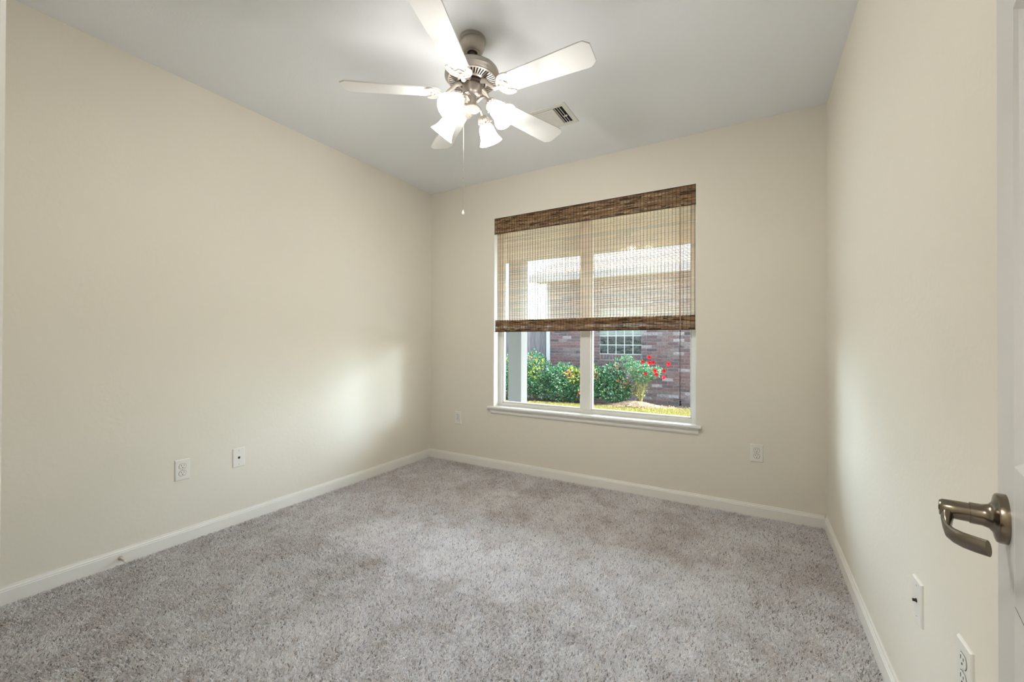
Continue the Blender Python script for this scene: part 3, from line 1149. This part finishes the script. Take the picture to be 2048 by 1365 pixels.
b = MB()
nx, ny = 110, 22
vs = [(-7.5+9.2*i/nx, 7.86+1.14*j/ny, hgt(-7.5+9.2*i/nx, 7.86+1.14*j/ny) if 0 < j < ny else gz(-7.5+9.2*i/nx)-.05) for i in range(nx+1) for j in range(ny+1)]
b.add(vs, [(i*(ny+1)+j, (i+1)*(ny+1)+j, (i+1)*(ny+1)+j+1, i*(ny+1)+j+1) for i in range(nx) for j in range(ny)])
struct(b.build('garden_bed', M['soil'], smooth=True), 'dark soil bed along the brick wall', 'garden bed')
b = MB()
for i in range(5200):
    x, y = random.gauss(-1.97, .42), random.gauss(8.06, .20)
    if not (7.84 < y < 8.6) or not (-3.1 < x < -1.0):
        continue
    z = hgt(x, y)+.004
    a = random.uniform(0, PI)
    L, W_ = random.uniform(.010, .024), random.uniform(.004, .008)
    mt = Matrix.Translation((x, y, z)) @ Matrix.Rotation(a, 4, 'Z') @ Matrix.Rotation(random.uniform(-.5, .5), 4, 'Y')
    k = random.uniform(.6, 1.25)
    c = random.choice([(.42, .30, .20), (.55, .43, .34), (.34, .25, .18), (.60, .50, .42)])
    b.box(-L, L, -W_, W_, -.002, .002, col=tuple(q*k for q in c), mat=mt)
tag(b.build('mulch_mound', M['mulch'], fix=False), 'mound of brown wood mulch heaped under the red rose bush', 'mulch', kind='stuff')

# ------------------------------------------------------------------ neighbour's brick house
NY, NX0, NX1 = 9.0, -4.165, 2.2
hs2 = empty('brick_house', (NX0, NY, GY))
tag(hs2, 'neighbouring house of purplish brick with a glass block window', 'house')


def hl_(b):
    b.v = [(x-NX0, y-NY, z-GY) for x, y, z in b.v]
    return b


GBX0, GBX1, GBZ0, GBZ1 = -2.962, -2.043, .912, 1.912
EZ = 2.62
b = MB()
b.box(NX0+.006, GBX0, NY+.006, NY+.2, GY-.1, EZ).box(GBX1, NX1, NY+.006, NY+.2, GY-.1, EZ)
b.box(GBX0, GBX1, NY+.006, NY+.2, GY-.1, GBZ0-.0).box(GBX0, GBX1, NY+.006, NY+.2, GBZ1, EZ)
b.box(NX0+.006, NX0+.2, NY+.2, 17, GY-.1, EZ)
mort = hl_(b).build('wall_body', M['mortar'], hs2)
b = MB()
ch_, bl_, jt = .0677, .203, .0095
row = 0
z = GY-.02


def brick_col():
    return tuple(q*.74 for q in brick_tone())


def brick_tone():
    r = random.random()
    if r < .40:
        c = (.230, .150, .155)
    elif r < .64:
        c = (.185, .140, .155)
    elif r < .84:
        c = (.27, .225, .23)
    elif r < .92:
        c = (.13, .115, .13)
    else:
        c = (.40, .38, .39)
    k = random.uniform(.85, 1.15)
    return tuple(q*k for q in c)


while z < EZ-.03:
    x = NX0-(bl_+jt)/2*(row % 2)
    z1 = z+ch_-jt
    while x < NX1:
        xa, xb = max(x, NX0), min(x+bl_, NX1)
        segs = [(xa, xb)]
        if z1 > GBZ0-.115 and z < GBZ1+.0:
            segs = []
            if xa < GBX0:
                segs.append((xa, min(xb, GBX0)))
            if xb > GBX1:
                segs.append((max(xa, GBX1), xb))
        for s0, s1 in segs:
            if s1-s0 > .02:
                d = random.uniform(0, .002)
                b.box(s0, s1, NY-.002-d, NY+.02, z, z1, col=brick_col())
        x += bl_+jt
    z += ch_
    row += 1
# rowlock sill of upright bricks under the glass block window
x = GBX0
while x < GBX1-.03:
    b.box(x, x+.058, NY-.022, NY+.02, GBZ0-.108, GBZ0-.008, col=tuple(q*random.uniform(.85, 1.15) for q in (.175, .150, .155)))
    x += .0677
hl_(b).build('brick_courses', M['brick'], mort, fix=False, bevel=.002)
# glass block window: five columns
gb = MB().box(GBX0, GBX1, NY+.02, NY+.10, GBZ0, GBZ1)
gbf = hl_(gb).build('glass_block_window', M['gb_grout'], hs2)
nb = 5
cwid = (GBX1-GBX0)/5
rh = (GBZ1-GBZ0)/5
for i in range(5):
    for j in range(5):
        x0, x1 = GBX0+i*cwid+.009, GBX0+(i+1)*cwid-.009
        z0, z1 = GBZ0+j*rh+.009, GBZ0+(j+1)*rh-.009
        b = MB()
        n = 8
        vs = []
        for p in range(n+1):
            for q in range(n+1):
                u, v_ = p/n, q/n
                dome = .012*(1-(2*u-1)**4)*(1-(2*v_-1)**4)
                vs.append((x0+(x1-x0)*u, NY+.019-dome, z0+(z1-z0)*v_))
        fs = [(p*(n+1)+q, (p+1)*(n+1)+q, (p+1)*(n+1)+q+1, p*(n+1)+q+1) for p in range(n) for q in range(n)]
        b.add(vs, fs)
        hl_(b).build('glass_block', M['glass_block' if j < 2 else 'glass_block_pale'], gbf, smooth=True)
# roof, soffit, fascia, corner board
b = MB()
OV = .42
pitch = math.tan(math.radians(21))
ry0, ry1 = NY-OV, NY+4.6
zz0 = EZ+.10
b.add([(NX0-.35, ry0, zz0), (NX1+.4, ry0, zz0), (NX1+.4, ry1, zz0+(ry1-ry0)*pitch), (NX0-.35, ry1, zz0+(ry1-ry0)*pitch),
       (NX0-.35, ry0, zz0-.03), (NX1+.4, ry0, zz0-.03), (NX1+.4, ry1, zz0+(ry1-ry0)*pitch-.03), (NX0-.35, ry1, zz0+(ry1-ry0)*pitch-.03)],
      [(0, 1, 2, 3), (4, 7, 6, 5), (0, 4, 5, 1), (1, 5, 6, 2), (2, 6, 7, 3), (3, 7, 4, 0)])
hl_(b).build('roof', M['shingle'], hs2)
b = MB().box(NX0-.35, NX1+.4, ry0+.01, NY+.2, EZ-.02, EZ)
b.box(NX0-.35, NX1+.4, ry0-.012, ry0+.01, EZ-.06, EZ+.10)
hl_(b).build('fascia', M['ext_trim'], hs2)
b = MB().box(NX0-.100, NX0-.012, NY-.03, NY+.05, GY, EZ-.02)
hl_(b).build('downspout', M['ext_trim'], hs2, bevel=.006)

# fence between the houses
fn = empty('board_fence', (-5.5, NY+.15, GY))
tag(fn, 'weathered grey wooden board fence behind the porch column, left of the brick house', 'fence')
b = MB()
x = -8.2
while x < NX0-.13:
    wd = random.uniform(.132, .142)
    g_ = random.uniform(.75, 1.15)
    c = (.22*g_, .21*g_, .225*g_)
    xa = x+5.5
    b.box(xa, xa+wd-.005, -.018, 0, -.12, 1.86+random.uniform(-.01, .01), col=c)
    x += wd
b.build('pickets', M['fence'], fn, fix=False)
b = MB()
for z in (.35, 1.05, 1.7):
    b.box(-2.7, NX0-.13+5.5, 0, .04, z-.045, z+.045, col=(.3, .28, .28))
b.build('rail', M['fence'], fn)


# ------------------------------------------------------------------ shrubs
def leaves(name, blobs, n, size, pal, probs, parent, tipcol=None, up=.35):
    P, S = [], []
    tot = sum(bl[3]*bl[4]*bl[5] for bl in blobs)
    for (cx, cy, cz, rx, ry, rz) in blobs:
        k = int(n*rx*ry*rz/tot)
        d = rng.normal(size=(k, 3))
        d /= np.linalg.norm(d, axis=1)[:, None]
        rad = rng.uniform(.55, 1.0, k)**.6
        lump = 1+.13*np.sin(d[:, 0]*9+cx*7)*np.sin(d[:, 2]*8+cy*5)
        p = np.array([cx, cy, cz])+d*(rad*lump)[:, None]*np.array([rx, ry, rz])
        P.append(p)
        S.append(d)
    P = np.concatenate(P)
    D = np.concatenate(S)
    k = P[:, 2] > .02
    P, D = P[k], D[k]
    n = len(P)
    # leaf direction: outward, a bit drooping; random roll
    dirv = D*.7+rng.normal(0, .55, (n, 3))+np.array([0, 0, .1])
    dirv /= np.linalg.norm(dirv, axis=1)[:, None]
    nrm = D*.6+rng.normal(0, .5, (n, 3))+np.array([0, 0, up])
    side = np.cross(dirv, nrm)
    side /= (np.linalg.norm(side, axis=1)[:, None]+1e-9)
    nn = np.cross(side, dirv)
    L = size*rng.uniform(.65, 1.25, n)[:, None]
    W = L*.30
    V = np.zeros((n, 6, 3))
    fold = .18
    V[:, 0] = P
    V[:, 1] = P+dirv*L*.45-side*W+nn*W*fold
    V[:, 2] = P+dirv*L
    V[:, 3] = P+dirv*L*.45+side*W+nn*W*fold
    V[:, 4] = P+dirv*L*.5
    V[:, 5] = P
    base = np.arange(n)[:, None]*6
    Q = np.concatenate([base+np.array([0, 4, 2, 1]), base+np.array([0, 3, 2, 4])], 0)
    pal = np.array(pal)
    col = pal[rng.choice(len(pal), n, p=probs)]*(1+rng.normal(0, .15, n))[:, None]
    if tipcol:
        zt = np.max(P[:, 2])
        for (tx, ty, tz, tr, tc, pr) in tipcol:
            near = np.linalg.norm(P-np.array([tx, ty, tz]), axis=1) < tr
            near &= rng.uniform(0, 1, n) < pr
            col[near] = np.array(tc)*(1+rng.normal(0, .15, near.sum()))[:, None]
    col = np.clip(col, .005, 1)
    return fast_mesh(name, V.reshape(-1, 3), Q, np.concatenate([col, col], 0), M['leaf'], parent)


GREEN = [[.035, .19, .085], [.07, .29, .14], [.018, .09, .045], [.42, .66, .46], [.24, .38, .07]]  # the pale mint entry paints sun highlights into some of the leaves
GP = [.27, .24, .24, .20, .05]
YEL, ORG, PINK = (.56, .56, .07), (.62, .27, .12), (.60, .28, .22)


def shrub(x, y, label, blobs, n, tips, size=.046):
    r = empty('leafy_shrub', (x, y, gz(x)-.02))
    tag(r, label, 'shrub', 'green shrubs along the brick wall')
    leaves('foliage', blobs, int(n*1.3), size, GREEN, GP, r, tips)
    b = MB()
    for k in range(9):
        a = random.uniform(0, 2*PI)
        q = random.uniform(.12, .28)
        hh = random.uniform(.25, .5)
        b.tube([(random.uniform(-.03, .03), random.uniform(-.03, .03), 0), (q*.4*math.cos(a), q*.4*math.sin(a), hh*.5), (q*math.cos(a), q*math.sin(a)*.8, hh)], [.008, .006, .003], 6)
    b.build('branches', M['stem'], r)
    return r


YS = 8.36
shrub(-5.05, YS, 'green shrub showing left of the porch column in front of the fence',
      [(0, 0, .72, .36, .30, .30), (.05, 0, .45, .38, .30, .25), (.05, 0, .22, .34, .26, .2)], 3000, [(0, -.2, .9, .2, YEL, .3)])
shrub(-4.22, YS, 'tallest green shrub, against the fence just right of the porch column',
      [(-.10, 0, .86, .30, .26, .24), (.10, 0, .66, .34, .30, .30), (-.22, 0, .55, .28, .28, .26), (.02, .0, .38, .40, .30, .22), (-.05, 0, 1.05, .10, .09, .12), (.18, .02, .24, .26, .24, .20), (-.20, .05, .30, .20, .2, .22)], 4800,
      [(.16, -.25, .86, .22, YEL, .32), (.05, -.25, .62, .14, (.5, .6, .1), .4), (-.1, -.1, 1.0, .12, ORG, .15)])
shrub(-3.50, YS-.02, 'rounded green shrub with orange-tipped top, left of the window mullion',
      [(0, 0, .58, .34, .30, .26), (.24, -.02, .50, .26, .26, .26), (-.22, 0, .55, .24, .26, .24), (.05, -.04, .32, .44, .30, .20), (-.14, 0, .80, .09, .09, .10), (-.10, .0, .20, .34, .26, .17), (.25, .0, .20, .24, .24, .17)], 4600,
      [(.28, -.2, .66, .20, YEL, .5), (.16, -.24, .62, .10, ORG, .5), (.32, -.25, .5, .1, YEL, .4)])
shrub(-2.92, YS-.04, 'green shrub with yellow and orange leaves, right of the window mullion',
      [(0, 0, .58, .27, .26, .25), (.16, -.04, .45, .24, .26, .24), (-.02, -.06, .28, .32, .28, .18)], 3400,
      [(-.06, -.15, .74, .18, YEL, .75), (-.17, -.2, .70, .09, ORG, .7), (.18, -.22, .60, .10, ORG, .4), (-.02, -.26, .34, .16, YEL, .5), (-.1, -.28, .24, .08, ORG, .7)])
shrub(-2.42, YS-.08, 'dark green shrub tapering down towards the mulch, beside the red rose bush',
      [(-.02, 0, .62, .20, .20, .24), (.12, -.04, .42, .22, .22, .18), (0, -.06, .24, .34, .26, .15), (.30, -.06, .32, .15, .16, .10), (.03, 0, .86, .06, .05, .10)], 2700,
      [(.05, -.1, .80, .10, PINK, .3), (.22, -.18, .48, .12, ORG, .4), (.42, -.1, .3, .08, ORG, .5)])

RX, RY_ = -1.86, 8.12
rb = empty('rose_bush', (RX, RY_, hgt(RX, RY_)))
tag(rb, 'tall rose bush with red flowers on the mulch mound in front of the brick wall', 'rose bush')
RG = [[.10, .30, .16], [.16, .40, .24], [.05, .19, .10], [.34, .52, .36], [.34, .28, .14]]
leaves('foliage', [(-.26, 0, .78, .12, .12, .12), (-.14, 0, .64, .16, .15, .13), (.02, 0, .50, .19, .17, .14), (.20, 0, .56, .16, .14, .10), (.02, 0, .68, .14, .12, .10), (.30, .02, .62, .10, .10, .07)], 1900, .042, RG, [.3, .28, .17, .15, .10], rb)
leaves('lower_leaves', [(-.02, 0, .28, .17, .12, .18), (-.02, 0, .12, .10, .10, .10)], 170, .034, [[.40, .36, .12], [.20, .32, .12], [.5, .45, .3]], [.4, .4, .2], rb)
b = MB()
for k in range(13):
    a = random.uniform(-1, 1)
    xx = a*.30
    zz = .52+random.uniform(-.05, .22)
    b.tube([(a*.02, random.uniform(-.02, .02), -.02), (xx*.25+random.uniform(-.03, .03), random.uniform(-.04, .04), zz*.4), (xx*.7, random.uniform(-.06, .06), zz*.75), (xx, random.uniform(-.05, .05), zz)], [.007, .006, .005, .003], 6)
b.build('canes', M['rose_stem'], rb)


def px_to_plane(px, py, y):
    d = cf+r2*((px-1024)/828.93)+u2*((682.5-py)/828.93)
    t = y/d.y
    return Vector((d.x*t, y, CAMH+d.z*t))


# flower positions measured in world metres (x, z) on the bush, relative to its foot
fl_pos = []
for px, py in ((1298.5, 715), (1286, 724), (1299, 726), (1307, 725.5), (1337, 729), (1310, 742), (1328, 742), (1313, 749.5), (1327.5, 756), (1291, 748)):
    p = px_to_plane(px, py, RY_-.13)
    fl_pos.append((p.x-RX, p.z-rb.location.z))
for i, (fx, fz) in enumerate(fl_pos):
    b = MB()
    R = .042 if i < 9 else .034
    cen = Vector((fx, -.13, fz))
    rot = Matrix.Rotation(random.uniform(-.5, .5), 4, 'X') @ Matrix.Rotation(random.uniform(0, 6), 4, 'Y')
    for ringn, (cnt, rr, op) in enumerate(((5, 1.0, .35), (5, .75, .8), (4, .45, 1.25))):
        for q in range(cnt):
            a = 2*PI*q/cnt+ringn*.6
            ca, sa = math.cos(a), math.sin(a)
            L = R*rr
            out_, up_ = L*math.cos(op), L*math.sin(op)
            w_ = R*rr*.62
            vs = [Vector((0, 0, 0)), Vector((ca*out_*.6-sa*w_, -up_*.7, sa*out_*.6+ca*w_)), Vector((ca*out_*1.05, -up_, sa*out_*1.05)), Vector((ca*out_*.6+sa*w_, -up_*.7, sa*out_*.6-ca*w_))]
            b.add([cen+rot @ v for v in vs], [(0, 1, 2, 3)])
    b.build('flower', M['petal'], rb, fix=False)
